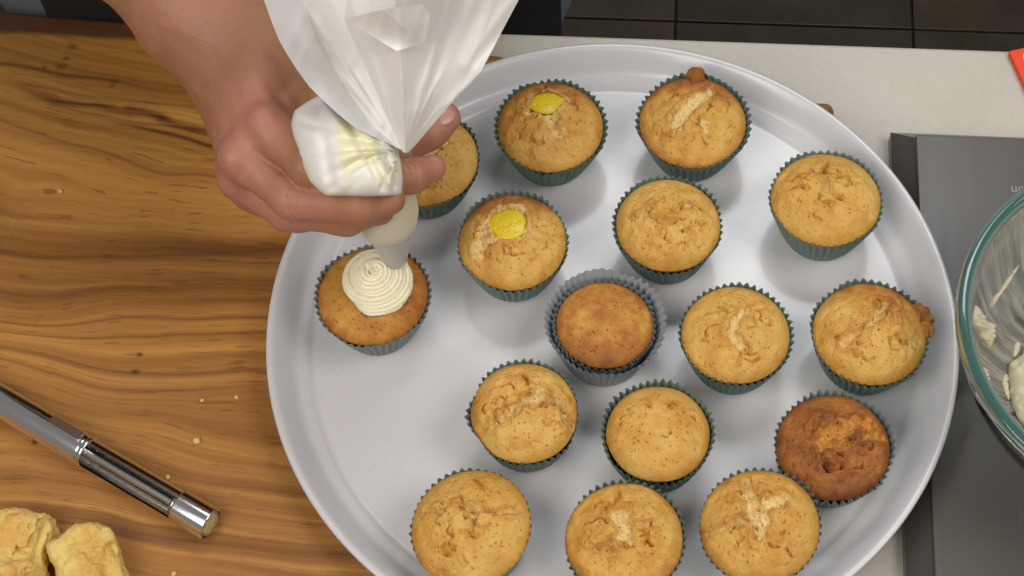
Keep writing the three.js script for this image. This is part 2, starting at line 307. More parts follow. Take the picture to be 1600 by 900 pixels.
// height (metres above the edge) and colour of a cake top at (u, v) in the unit disc
function cakeTop(c, u, v) {
  const s = c.s, r = Math.hypot(u, v);
  const wu = u + 0.07 * fbm(u * 5, v * 5, s, 3) + 0.022 * noise(u * 21, v * 21, s), wv = v + 0.07 * fbm(u * 5 + 9, v * 5, s + 3, 3) + 0.022 * noise(u * 21, v * 21, s + 9);
  let y = c.dome * (Math.sqrt(Math.max(0, 1.04 - r * r)) - 0.2) / 0.82;
  const edge = 1 - sstep(0.82, 1.0, r);
  y += edge * (0.0036 * c.lump * fbm(u * 2.1 + s, v * 2.1, s, 2) + 0.0018 * c.lump * fbm(u * 6, v * 6, s + 2, 3)) + 0.00020 * fbm(u * 21, v * 21, s, 2);
  let brown = c.brown * 0.9 + 0.55 * fbm(u * 2.3, v * 2.3, s + 7, 3) + 0.42 * fbm(u * 8, v * 8, s + 1, 3) + (c.bd ? 0.95 * sstep(0.1, 0.95, u * c.bd[0] + v * c.bd[1]) * (c.bd[2] ?? 1) : 0);
  brown += 0.25 * sstep(0.82, 0.99, r);
  let crumb = 0;
  for (const k of c.cracks ?? []) {
    let d = 9; for (let i = 0; i + 1 < k.p.length; i++) d = Math.min(d, segDist(wu, wv, k.p[i], k.p[i + 1]));
    const w = k.w * (0.75 + 0.6 * noise(u * 7, v * 7, s + k.w * 50)), t = Math.exp(-Math.pow(d / Math.max(w, 0.012), 2)), rim = k.w < 0.03 ? 0 : Math.exp(-Math.pow((d - 2.0 * w) / (0.9 * w), 2));
    y -= 1.5 * k.d * t * (0.75 + 0.5 * noise(u * 14, v * 14, s)); y += 0.38 * k.d * rim * edge;
    crumb = Math.max(crumb, (k.c ?? 0) * sstep(0.10, 0.48, t + 0.22 * noise(u * 16, v * 16, s)));
    brown += 0.20 * rim * (k.b ?? 1) * (0.6 + noise(u * 5, v * 5, s));
  }
  if (crumb > 0) y += crumb * (-0.0009 + 0.0013 * noise(u * 13, v * 13, s) + 0.0010 * noise(u * 26, v * 26, s + 4));
  // small open pores of the crust
  const ps = 15, pu = u * ps, pv = v * ps, iu = Math.floor(pu), iv = Math.floor(pv); let pit = 0;
  for (let a = -1; a < 2; a++) for (let b = -1; b < 2; b++) {
    const h = hash3(iu + a, iv + b, Math.floor(s * 10)); if (h < 0.62 - 0.45 * noise(u * 2.2, v * 2.2, s + 13)) continue;
    const cx = iu + a + 0.5 + 0.4 * hash3(iu + a, iv + b, 77), cy = iv + b + 0.5 + 0.4 * hash3(iu + a, iv + b, 99);
    pit = Math.max(pit, Math.exp(-Math.pow(Math.hypot((pu - cx) * (1 + 0.5 * h), (pv - cy)) / (0.10 + 0.22 * (h - 0.55)), 2)) * (0.5 + h));
  }
  y -= 0.0017 * pit * edge;
  let col = brown < 0.5 ? mixc(TAN, GOLD, clamp(brown * 2)) : brown < 1 ? mixc(GOLD, BROWN, (brown - 0.5) * 2) : mixc(BROWN, DARK, clamp(brown - 1));
  col = mixc(col, c.crumbCol ?? CRUMB, clamp(crumb) * (c.crumbMix ?? 0.85));
  col = mixc(col, [0.26, 0.085, 0.018], 0.55 * clamp(pit * 1.2) * edge);
  if (c.hole) { const d = Math.hypot(wu - c.hole[0], wv - c.hole[1]); const t = 1 - sstep(c.hole[2] * 0.86, c.hole[2] * 1.04, d), lip = Math.exp(-Math.pow((d - c.hole[2] * 1.12) / (c.hole[2] * 0.14), 2)); y -= 0.005 * t; y += 0.0008 * lip * (1 + noise(u * 9, v * 9, s)); col = mixc(col, CRUMB, clamp(0.75 * Math.max(t, 0.7 * lip * (0.5 + noise(u * 6, v * 6, s + 2))))) ; }
  return [y, col];
}
function cakeGeo(c) {
  const na = 240, nr = 88, under = 6;
  return planarUV(gridGeo(na, nr + under, (a, q, i, j) => {
    const t = j / nr, ang = a * Math.PI * 2, wob = 1 + 0.012 * noise(Math.cos(ang) * 2, Math.sin(ang) * 2, c.s) + (c.bulge ? c.bulge[2] * Math.pow(Math.max(0, Math.cos(ang - c.bulge[0])), c.bulge[1]) : 0);
    if (j <= nr) {
      const r = Math.sin(t * Math.PI / 2) * 0.35 + t * 0.65, u = r * Math.cos(ang), v = r * Math.sin(ang), [y, col] = cakeTop(c, u, v);
      return [u * c.R * wob, c.edge + y, v * c.R * wob, ...col];
    }
    const k = (j - nr) / under, r = 1 - 0.10 * k - 0.02 * k * k, [y, col] = cakeTop(c, Math.cos(ang), Math.sin(ang));
    return [r * Math.cos(ang) * c.R * wob, c.edge + y - 0.010 * k, r * Math.sin(ang) * c.R * wob, ...mixc(col, TAN, 0.5 * k)];
  }, true, true), 1);
}
const GROUP = 'cupcakes on the round tray';
// px, py: centre of the paper rim in the photograph; rx its half width there
const CUPS = [
  { px: 859, py: 195, rx: 86, brown: 0.35, bd: [0, -1, 0.8], s: 1.3, paper: 0, mango: [-0.02, -0.38, 0.33, 0.27], cracks: [{ p: [[-0.3, -0.25], [0.0, -0.15], [0.08, 0.3]], w: 0.15, d: 0.0026, c: 0.75 }, { p: [[0.05, -0.3], [0.32, -0.45]], w: 0.10, d: 0.002, c: 0.6 }, { p: [[-0.02, -0.55], [-0.05, -0.85]], w: 0.04, d: 0.002, c: 0.2 }], label: 'cupcake with yellow mango filling at the far edge of the tray, cracks running below it' },
  { px: 1083, py: 188, rx: 87, brown: 0.38, bd: [0.1, -1, 1.1], s: 2.1, paper: 0, knob: [0.15, -0.88, 0.19, 0.0085], cracks: [{ p: [[0.28, -0.42], [-0.05, -0.15], [-0.38, 0.22]], w: 0.12, d: 0.003, c: 1 }, { p: [[0.12, 0.22], [0.2, 0.38]], w: 0.08, d: 0.001, c: 0.7 }, { p: [[0.35, -0.3], [0.3, -0.1]], w: 0.04, d: 0.002, c: 0.1 }], label: 'plain cupcake with a small brown knob sticking out of its browned far edge' },
  { px: 1292, py: 312, rx: 89, brown: 0.16, s: 3.7, paper: 1, cracks: [{ p: [[0.08, -0.55], [0.04, -0.35]], w: 0.035, d: 0.003, c: 0.1 }, { p: [[-0.02, -0.2], [0.02, 0.1], [0.2, 0.2]], w: 0.05, d: 0.0022, c: 0.3 }, { p: [[-0.55, -0.15], [-0.35, -0.1], [-0.3, -0.08]], w: 0.03, d: 0.002, c: 0.1 }, { p: [[0.3, -0.02], [0.5, -0.08]], w: 0.03, d: 0.0018, c: 0.1 }, { p: [[-0.2, 0.25], [0.05, 0.3]], w: 0.03, d: 0.0015, c: 0.1 }, { p: [[-0.25, -0.5], [-0.2, -0.42]], w: 0.025, d: 0.002 }], label: 'pale golden cupcake nearest the dark glass slab, with fine star cracks' },
  { px: 661, py: 247, rx: 88, brown: 0.30, s: 4.4, paper: 0, cracks: [{ p: [[0.2, -0.3], [0.3, 0.0], [0.1, 0.2]], w: 0.13, d: 0.0022, c: 0.8 }], label: 'cupcake partly hidden beneath the hand and the piping bag' },
  { px: 800, py: 376, rx: 88, brown: 0.30, bd: [-0.1, -1, 0.9], s: 5.2, paper: 1, mango: [-0.06, -0.20, 0.36, 0.34], cracks: [{ p: [[-0.2, -0.5], [-0.45, -0.25], [-0.6, 0.25]], w: 0.12, d: 0.002, c: 0.7 }, { p: [[-0.3, 0.1], [0.1, 0.16], [0.25, 0.05]], w: 0.07, d: 0.0022, c: 0.7 }, { p: [[0.2, -0.5], [-0.2, -0.55]], w: 0.07, d: 0.001, c: 0.6 }], label: 'cupcake with a round yellow mango disc in the centre, right of the frosted one' },
  { px: 1044, py: 348, rx: 85, brown: 0.22, bd: [0.0, -1, -0.25], s: 6.8, paper: 0, dome: 0.015, cracks: [{ p: [[-0.32, -0.25], [-0.38, -0.02], [-0.15, 0.14], [0.08, 0.16]], w: 0.055, d: 0.0034, c: 0.35 }, { p: [[0.12, -0.08], [0.3, -0.22], [0.62, -0.1]], w: 0.045, d: 0.0024, c: 0.3 }, { p: [[-0.12, 0.25], [-0.15, 0.4]], w: 0.04, d: 0.0016, c: 0 }, { p: [[0.0, -0.45], [0.1, -0.5]], w: 0.02, d: 0.0014, c: 0 }], label: 'tall golden cupcake with a curved dent, between the mango disc cupcake and the slab' },
  { px: 943, py: 505, rx: 80, brown: 0.86, bd: [0.1, 1, 0.35], s: 7.1, paper: 3, small: true, lump: 0.5, cracks: [], label: 'small smooth brown cupcake sunk in a wide flared pale paper case' },
  { px: 1150, py: 520, rx: 88, brown: 0.20, s: 8.5, paper: 0, cracks: [{ p: [[0.15, -0.3], [-0.04, -0.15], [-0.1, 0.1], [0.0, 0.35]], w: 0.10, d: 0.0028, c: 0.95 }, { p: [[-0.26, -0.48], [-0.12, -0.32]], w: 0.028, d: 0.0026, c: 0 }, { p: [[0.0, 0.5], [-0.05, 0.7]], w: 0.03, d: 0.002, c: 0 }, { p: [[0.2, -0.35], [0.5, -0.4]], w: 0.05, d: 0.0014, c: 0.5 }], label: 'golden cupcake split by a pale upright crack, right of the small sunken one' },
  { px: 1358, py: 521, rx: 93, brown: 0.30, bd: [0.5, -1, 0.6], s: 9.3, paper: 0, ear: true, cracks: [{ p: [[-0.55, 0.32], [-0.2, 0.12], [0.05, -0.1], [0.3, -0.45]], w: 0.075, d: 0.003, c: 0.5 }, { p: [[0.1, -0.05], [0.4, -0.1]], w: 0.07, d: 0.0026, c: 0.2 }, { p: [[0.36, 0.25], [0.46, 0.36]], w: 0.03, d: 0.0024, c: 0 }, { p: [[-0.1, 0.3], [-0.08, 0.42]], w: 0.025, d: 0.0016, c: 0 }, { p: [[-0.2, -0.2], [-0.15, -0.35]], w: 0.03, d: 0.0018, c: 0 }], label: 'cupcake with a brown batter ear spilling over its right rim' },
  { px: 821, py: 642, rx: 87, brown: 0.28, s: 10.9, paper: 1, bulge: [-2.0, 3, 0.03], cracks: [{ p: [[-0.55, 0.28], [-0.25, 0.08], [0.05, -0.08], [0.45, -0.15], [0.78, 0.08], [0.82, 0.3]], w: 0.10, d: 0.0038, c: 0.9 }, { p: [[0.02, -0.62], [0.1, -0.42]], w: 0.035, d: 0.003, c: 0 }, { p: [[0.3, -0.2], [0.65, -0.05]], w: 0.09, d: 0.001, c: 0.9 }], label: 'cupcake with a broad pale crack across it, above the bare front left of the tray' },
  { px: 1028, py: 675, rx: 88, brown: 0.30, s: 11.6, paper: 0, lump: 0.5, edge: 0.0330, shrink: 0.965, cracks: [{ p: [[0.24, -0.38], [0.34, -0.42]], w: 0.03, d: 0.0026, c: 0 }, { p: [[-0.15, -0.46], [-0.13, -0.38]], w: 0.03, d: 0.002, c: 0 }, { p: [[0.28, -0.32], [0.28, -0.38]], w: 0.03, d: 0.002 }, { p: [[0.7, -0.2], [0.75, -0.14]], w: 0.02, d: 0.002 }], label: 'smooth light orange cupcake inside a tall toothed case, left of the dark brown one' },
  { px: 1303, py: 696, rx: 93, brown: 1.5, bd: [-0.3, 0.8, 0.35], s: 12.2, paper: 2, crumbMix: 0.9, crumbCol: [0.56, 0.25, 0.045], cracks: [{ p: [[-0.15, -0.05], [0.15, -0.2], [0.5, -0.3], [0.75, -0.05]], w: 0.20, d: 0.0028, c: 0.9, b: 0.2 }, { p: [[0.0, 0.25], [0.0, 0.45]], w: 0.08, d: 0.0012, c: 0, b: 2 }, { p: [[-0.35, -0.25], [-0.2, -0.4]], w: 0.08, d: 0.0022, c: 0, b: 2 }, { p: [[0.35, 0.0], [0.45, 0.12]], w: 0.06, d: 0.0020, c: 0, b: 2 }], label: 'darkest cupcake, deep brown with a torn orange top' },
  { px: 748, py: 824, rx: 94, brown: 0.25, s: 13.4, paper: 0, dome: 0.016, big: 1.055, tilt: [0.0, 0.13], cracks: [{ p: [[-0.68, -0.28], [-0.4, -0.2], [-0.1, -0.25], [0.1, -0.15], [0.5, -0.05], [0.8, -0.12]], w: 0.06, d: 0.0032, c: 0.6 }, { p: [[0.1, -0.1], [0.12, 0.1], [0.05, 0.3]], w: 0.05, d: 0.0026, c: 0.3 }, { p: [[0.15, -0.72], [0.3, -0.5]], w: 0.03, d: 0.0022, c: 0 }, { p: [[-0.3, 0.35], [-0.25, 0.45]], w: 0.03, d: 0.002, c: 0 }, { p: [[-0.1, 0.6], [-0.05, 0.7]], w: 0.03, d: 0.002, c: 0 }], label: 'large golden cupcake with branching cracks, leftmost at the front of the tray' },
  { px: 984, py: 842, rx: 93, brown: 0.34, s: 14.8, paper: 0, dome: 0.016, big: 1.04, tilt: [0.0, 0.10], cracks: [{ p: [[-0.02, -0.35], [0.0, -0.1], [0.08, 0.15]], w: 0.10, d: 0.003, c: 0.95 }, { p: [[-0.55, 0.2], [-0.3, 0.22], [0.0, 0.25]], w: 0.045, d: 0.003, c: 0.4 }, { p: [[0.25, -0.05], [0.5, -0.15]], w: 0.05, d: 0.002, c: 0.5 }, { p: [[0.0, -0.6], [0.02, -0.75]], w: 0.03, d: 0.002, c: 0 }], label: 'cupcake with a pale centre split, middle one of the front row on the tray' },
  { px: 1196, py: 822, rx: 95, brown: 0.36, s: 15.5, paper: 1, dome: 0.016, big: 1.03, tilt: [0.0, 0.10], cracks: [{ p: [[-0.1, -0.72], [-0.06, -0.4], [0.0, -0.1], [-0.05, 0.25]], w: 0.13, d: 0.0034, c: 1 }, { p: [[0.0, -0.1], [0.42, -0.28]], w: 0.10, d: 0.0026, c: 1 }, { p: [[-0.05, 0.15], [-0.5, 0.05], [-0.85, 0.1]], w: 0.06, d: 0.003, c: 0.6 }, { p: [[0.35, 0.55], [0.45, 0.66]], w: 0.03, d: 0.003, c: 0 }], label: 'cupcake with a wide pale forked crack, in front of the darkest cupcake' },
  { px: 582, py: 460, rx: 90, brown: 0.72, bd: [1, 0.3, 0.35], s: 16.6, paper: 2, lump: 0.5, frosting: true, cracks: [], label: 'cupcake being topped with a white cream swirl under the piping nozzle' },
];
for (const c of CUPS) {
  // short fine tears of the crust
  if (!c.frosting && !c.small) for (let i = 0, n = c.lump === 0.5 ? 3 : 10; i < n; i++) {
    const a = rnd() * 6.283, d = 0.1 + 0.62 * Math.sqrt(rnd()), x = d * Math.cos(a), y = d * Math.sin(a), b = a + 1.57 + (rnd() - 0.5) * 1.8, l = 0.05 + 0.13 * rnd();
    c.cracks.push({ p: [[x, y], [x + l * Math.cos(b), y + l * Math.sin(b)], [x + l * 1.7 * Math.cos(b + 0.7), y + l * 1.7 * Math.sin(b + 0.7)]], w: 0.016 + 0.012 * rnd(), d: 0.0016 + 0.001 * rnd(), c: 0, b: 0 });
  }
  const p = at(c.px, c.py, RING), R = at(c.px + c.rx, c.py, RING).distanceTo(at(c.px - c.rx, c.py, RING)) / 2;
  p.y = TRAY_FLOOR + 0.0002;
  const t = thing('cupcake', c.label, 'cupcake', GROUP, p); c.thing = t; c.Rim = R;
  const h = 0.036;
  c.lump ??= 1; c.dome ??= 0.0135; c.R = (R - 0.0012) * (c.shrink ?? 1) * (c.big ?? 1); c.edge ??= 0.0338;
  if (!c.tilt && !c.frosting) { c.tilt = [(rnd() - 0.5) * 0.05, (rnd() - 0.5) * 0.05]; c.dome *= 0.88 + 0.26 * rnd(); }
  if (c.tilt) { t.rotation.set(c.tilt[0], 0, c.tilt[1]); t.position.y += 0.024 * Math.abs(c.tilt[1]); }
  if (c.small) {
    c.R = R * 0.955; c.edge = 0.0315; c.dome = 0.011;
    part('paper_liner', linerGeo(R * 0.985, 0.0245, 0.0345, c.s, 0.0004), paperMats[2], t);
    part('paper_liner', linerGeo(R + 0.0022, 0.0252, 0.0365, c.s + 3, 0.0026, 0.0015), paperMats[3], t);
  } else part('paper_liner', linerGeo(R, 0.0242 * (0.97 + 0.06 * (R / 0.034 - 0.97)), h, c.s), paperMats[c.paper], t);
  if (c.mango) c.hole = [c.mango[0], c.mango[1], (c.mango[2] + c.mango[3]) / 2];
  const geos = [cakeGeo(c)];
  if (c.knob) {
    const [u, v, r, up] = c.knob;
    geos.push(blob([u * c.R, c.edge + 0.0055, v * c.R], [r * c.R, up, r * c.R * 1.1], 0.36, 2.0, c.s, (d, k) => mixc(BROWN, [0.46, 0.19, 0.035], clamp((k - 0.7) * 1.8))));
  }
  if (c.ear) for (const [a, b, y, r, s] of [[0.93, -0.34, 0.034, 0.0062, 1], [1.0, -0.18, 0.0335, 0.0066, 2], [0.98, -0.02, 0.034, 0.0058, 3], [0.88, -0.2, 0.0355, 0.006, 4]])
    geos.push(blob([a * c.R, y, b * c.R], [r * 0.85, r * 0.7, r], 0.55, 2.6, s * 3.3, (d, k) => mixc(BROWN, [0.58, 0.25, 0.05], clamp((k - 0.75) * 2))));
  const cake = part('cake', mergeGeometries(geos), cakeMat, t);
  if (c.mango) {
    const [u, v, ru, rv] = c.mango, smooth = { ...c, cracks: [], lump: 0, hole: null };
    const g = gridGeo(56, 16, (a, q) => {
      const ang = a * Math.PI * 2, w = 1 + 0.09 * noise(Math.cos(ang) * 1.4 + c.s, Math.sin(ang) * 1.4, c.s) + 0.05 * noise(Math.cos(ang) * 4, Math.sin(ang) * 4, c.s), uu = u + Math.cos(ang) * ru * q * w, vv = v + Math.sin(ang) * rv * q * w;
      return [uu * c.R, c.edge + cakeTop(smooth, uu, vv)[0] - 0.0011 + 0.0006 * Math.sqrt(Math.max(0, 1 - q * q * q)) - 0.0010 * sstep(0.9, 1, q) + 0.00012 * noise(uu * 7, vv * 7, c.s), vv * c.R];
    }, true, true);
    part('mango_filling', g, mangoMat, cake);
  }
  if (c.frosting) {
    // a fluted rope of cream wound into a rosette
    const ctr = at(587, 437, 0.086).sub(p), T = 2.9, n = 420, m = 180;
    const g = gridGeo(m, n, (a, q) => {
      const th = 2.6 - q * T * Math.PI * 2, e = Math.pow(q, 1.7), rad = lerp(0.0142, 0.0006, e), y = lerp(0.0478, 0.0600, Math.pow(q, 1.1)), rr = lerp(0.0075, 0.0066, q) * sstep(-0.03, 0.05, q) * (1 - 0.97 * sstep(0.95, 1, q)) * (1 + 0.05 * noise(q * 22, 3, 4));
      const ang = a * Math.PI * 2 + q * 10, fl = 1 + 0.15 * (1 - 2 * Math.abs(Math.sin(9 * ang))) + 0.05 * noise(q * 46, Math.cos(ang) * 3, Math.sin(ang) * 3) + 0.03 * noise(q * 160, Math.cos(ang) * 5, Math.sin(ang) * 5), o = rr * fl;
      return [ctr.x + Math.cos(th) * (rad + Math.cos(ang) * o), y + Math.sin(ang) * o * 0.85, ctr.z + Math.sin(th) * (rad + Math.cos(ang) * o)];
    }, true, false);
    part('cream_swirl', g, phy({ color: rgb(0.88, 0.83, 0.62), roughness: 0.42, side: THREE.DoubleSide }), t);
  }
}

// ---------- person: arm, hand and clothes ----------
const V = (px, py, h, r) => [at(px, py, h), r];
{
  const px0 = at(450, 50, 0).x, fz = edgeZ(px0) - 0.004;
  const elbow = at(-20, -415, 0.24), shoulder = new THREE.Vector3(px0 - 0.17, 0.50, fz - 0.12);
  const wrist = at(385, 95, 0.185);
  const fore = chain([[shoulder, 0.046], [elbow, 0.040]], 0.03);
  const fore2 = chain([[elbow, 0.041], [at(215, -110, 0.215), 0.040], [at(318, 20, 0.195), 0.0345], [wrist, 0.0285]], 0.02);
  const fore3 = chain([[at(300, -40, 0.20), 0.030], [at(405, 60, 0.185), 0.026], [at(425, 120, 0.18), 0.024]], 0.02);
  const palm = [
    capsule(at(392, 100, 0.182), at(418, 205, 0.186), 0.027, 0.0195), capsule(at(392, 120, 0.178), at(388, 245, 0.176), 0.026, 0.0165),
    capsule(at(385, 120, 0.172), at(383, 278, 0.158), 0.024, 0.0145), capsule(at(395, 150, 0.165), at(402, 300, 0.142), 0.022, 0.0130),
    capsule(at(420, 130, 0.178), at(462, 170, 0.170), 0.024, 0.017),
  ];
  const fingers = [
    chain([V(416, 200, 0.196, 0.0125), V(485, 262, 0.200, 0.0108), V(600, 280, 0.192, 0.0095), V(640, 275, 0.186, 0.0090), V(676, 262, 0.180, 0.0076)], 0.006),
    chain([V(376, 246, 0.184, 0.0118), V(455, 310, 0.184, 0.0110), V(560, 324, 0.192, 0.0098), V(608, 312, 0.188, 0.0086)], 0.006),
    chain([V(374, 281, 0.163, 0.0110), V(450, 330, 0.160, 0.0104), V(540, 338, 0.163, 0.0100), V(592, 327, 0.172, 0.0090)], 0.006),
    chain([V(398, 302, 0.143, 0.0100), V(466, 336, 0.140, 0.0092), V(530, 340, 0.145, 0.0086), V(562, 336, 0.152, 0.0078)], 0.006),
    chain([V(440, 145, 0.178, 0.0190), V(520, 180, 0.170, 0.0135), V(628, 222, 0.172, 0.0105), V(668, 205, 0.176, 0.0098), V(699, 184, 0.178, 0.0082)], 0.008),
  ];
  const bumps = [V(412, 190, 0.206, 0.0085), V(368, 248, 0.192, 0.0085), V(366, 284, 0.170, 0.0075), V(405, 118, 0.208, 0.006)];
  const tend = [chain([V(418, 175, 0.2055, 0.003), V(400, 110, 0.2065, 0.003)], 0.01), chain([V(384, 225, 0.195, 0.003), V(388, 130, 0.2045, 0.003)], 0.01)];
  const joint = (a, b, c) => { const J = at(...a); return [J, at(...c).sub(at(...b)).normalize(), 0.0007]; };
  const creases = [joint([485, 262, 0.208], [416, 200, 0.196], [600, 280, 0.192]), joint([455, 308, 0.195], [376, 246, 0.184], [560, 324, 0.192]), joint([450, 330, 0.170], [374, 281, 0.163], [540, 338, 0.163]),
    joint([640, 275, 0.193], [600, 280, 0.192], [676, 262, 0.18]), joint([628, 222, 0.18], [520, 180, 0.17], [668, 205, 0.176])];
  const field = (x, y, z) => {
    let d = smin(fore2(x, y, z), fore(x, y, z), 0.02); d = smin(d, fore3(x, y, z), 0.025);
    let q = palm[0](x, y, z); for (let i = 1; i < palm.length; i++) q = smin(q, palm[i](x, y, z), 0.012);
    for (const [c, r] of bumps) q = smin(q, Math.hypot(x - c.x, y - c.y, z - c.z) - r, 0.010);
    for (const t of tend) q = smin(q, t(x, y, z), 0.010);
    d = smin(d, q, 0.022);
    let f = fingers[0](x, y, z); for (let i = 1; i < 5; i++) f = smin(f, fingers[i](x, y, z), 0.0022);
    d = smin(d, f, 0.006);
    if (Math.abs(d) > 0.006) return d;
    for (const [J, a, w] of creases) { const ex = x - J.x, ey = y - J.y, ez = z - J.z, q2 = ex * ex + ey * ey + ez * ez; if (q2 > 0.0003) continue; const t = ex * a.x + ey * a.y + ez * a.z + 0.001 * noise(x * 200, y * 200, z * 200); for (const o of [-0.0035, 0, 0.0032]) d += w * Math.exp(-Math.pow((t - o) / 0.0011, 2)) * sstep(0.0003, 0.0001, q2); }
    return d + 0.0005 * noise(x * 140, y * 140, z * 140) + 0.0008 * noise(x * 45, y * 45, z * 45);
  };
  const red = [at(412, 190, 0.2), at(368, 255, 0.18), at(370, 290, 0.165), at(699, 184, 0.178), at(680, 260, 0.18), at(600, 320, 0.165), at(480, 310, 0.18)];
  const skinColour = (x, y, z) => {
    let w = 0; for (const c of red) w = Math.max(w, Math.exp(-Math.pow(Math.hypot(x - c.x, y - c.y, z - c.z) / 0.026, 2)));
    w = clamp(w * 0.9 + 0.12 + 0.40 * fbm(x * 40, y * 40, z * 40, 3));
    return mixc(mixc([0.355, 0.168, 0.084], [0.300, 0.132, 0.060], 0.5 + 0.9 * fbm(x * 25, y * 25, z * 25 + 4, 3)), [0.45, 0.185, 0.130], w);
  };
  const hb = new THREE.Box3().setFromPoints([at(300, 20, 0.24), at(330, 20, 0.10), at(720, 180, 0.24), at(720, 370, 0.09), at(330, 370, 0.09), at(170, -60, 0.26), at(420, -60, 0.12)]).expandByScalar(0.03); hb.max.z += 0.03;
  const cut = hb.min.z + 0.02;
  const fine = skin((x, y, z) => Math.max(field(x, y, z), cut - z), hb.min.toArray(), hb.max.toArray(), 0.0018, skinColour);
  const ab = new THREE.Box3().setFromPoints([elbow, shoulder, at(170, -60, 0.22)]).expandByScalar(0.06);
  const coarse = skin((x, y, z) => Math.max(field(x, y, z), z - cut - 0.002), ab.min.toArray(), ab.max.toArray().map((v, i) => (i === 2 ? cut + 0.02 : v)), 0.007, skinColour);
  const person = thing('person', 'person in black apron and grey trousers squeezing a white piping bag, bare forearm reaching in', 'person');
  const pores = texture(256, 256, (x, y) => 0.5 + 0.2 * noise(x / 3, y / 3, 1) + 0.15 * noise(x / 1.4, y / 7, 2) + 0.3 * (1 - 2 * Math.abs(noise(x / 14, y / 6, 5))), false);
  pores.repeat.set(26, 26);
  const arm = part('body', mergeGeometries([fine, coarse]), phy({ vertexColors: true, roughness: 0.54, bumpMap: pores, bumpScale: 0.00020, sheen: 0.25, sheenColor: rgb(0.5, 0.2, 0.12), sheenRoughness: 0.5 }), person);
  for (const [c, ax, w] of [[[672, 258, 0.1868], [[640, 275, 0.186], [676, 262, 0.18]], 0.0052], [[694, 182, 0.1852], [[668, 205, 0.176], [699, 184, 0.178]], 0.0058]]) {
    const n = new THREE.SphereGeometry(1, 20, 12); n.scale(w * 1.15, 0.0012, w * 0.9);
    const m = part('nail', n, phy({ color: rgb(0.50, 0.27, 0.20), roughness: 0.3 }), arm), d = at(...ax[1]).sub(at(...ax[0]));
    m.position.copy(at(...c)); m.rotation.set(0.30, -Math.atan2(d.z, d.x), -0.12, 'YXZ');
  }
  // clothes
  const C = (x, y, z) => new THREE.Vector3(px0 + x, y, fz + z);
  const ell = (c, r) => (x, y, z) => { const a = Math.pow(Math.pow(Math.abs(x - c.x) / r[0], 5) + Math.pow(Math.abs(y - c.y) / r[1], 4) + Math.pow(Math.abs(z - c.z) / r[2], 4), 0.22); return (a - 1) * Math.min(...r); };
  const legs = [chain([[C(-0.09, -0.10, -0.12), 0.088], [C(-0.10, -0.45, -0.12), 0.072], [C(-0.10, -0.86, -0.13), 0.055]], 0.03), chain([[C(0.09, -0.10, -0.12), 0.088], [C(0.10, -0.45, -0.12), 0.072], [C(0.10, -0.86, -0.13), 0.055]], 0.03)];
  const hips = ell(C(0, 0.02, -0.125), [0.213, 0.20, 0.118]), chest = ell(C(0, 0.34, -0.13), [0.185, 0.26, 0.115]);
  const torso = (x, y, z) => smin(hips(x, y, z), chest(x, y, z), 0.08);
  const lower = (x, y, z) => smin(torso(x, y, z), Math.min(legs[0](x, y, z), legs[1](x, y, z)), 0.05) + 0.003 * noise(x * 30, y * 18, z * 30);
  part('trousers', skin((x, y, z) => Math.max(lower(x, y, z), y - 0.12), C(-0.25, -0.93, -0.27).toArray(), C(0.25, 0.16, 0.01).toArray(), 0.012), std({ color: rgb(0.16, 0.18, 0.20), roughness: 0.9 }), person);
  const sleeve = capsule(shoulder, shoulder.clone().lerp(elbow, 0.6), 0.062, 0.056);
  part('shirt', skin((x, y, z) => Math.max(smin(torso(x, y, z), sleeve(x, y, z), 0.05), 0.125 - y, y - 0.56), C(-0.27, 0.10, -0.30).toArray(), C(0.25, 0.60, 0.05).toArray(), 0.012), std({ color: rgb(0.012, 0.012, 0.013), roughness: 0.9 }), person);
  part('apron', skin((x, y, z) => { const d = lower(x, y, z); return Math.max(Math.abs(d - 0.004) - 0.0035, (fz - 0.10) - z, y - 0.42, -0.45 - y, x - (px0 + 0.1975), (px0 - 0.165) - x); }, C(-0.22, -0.47, -0.14).toArray(), C(0.235, 0.44, 0.03).toArray(), 0.007), std({ color: rgb(0.006, 0.006, 0.007), roughness: 0.92 }), person);
}

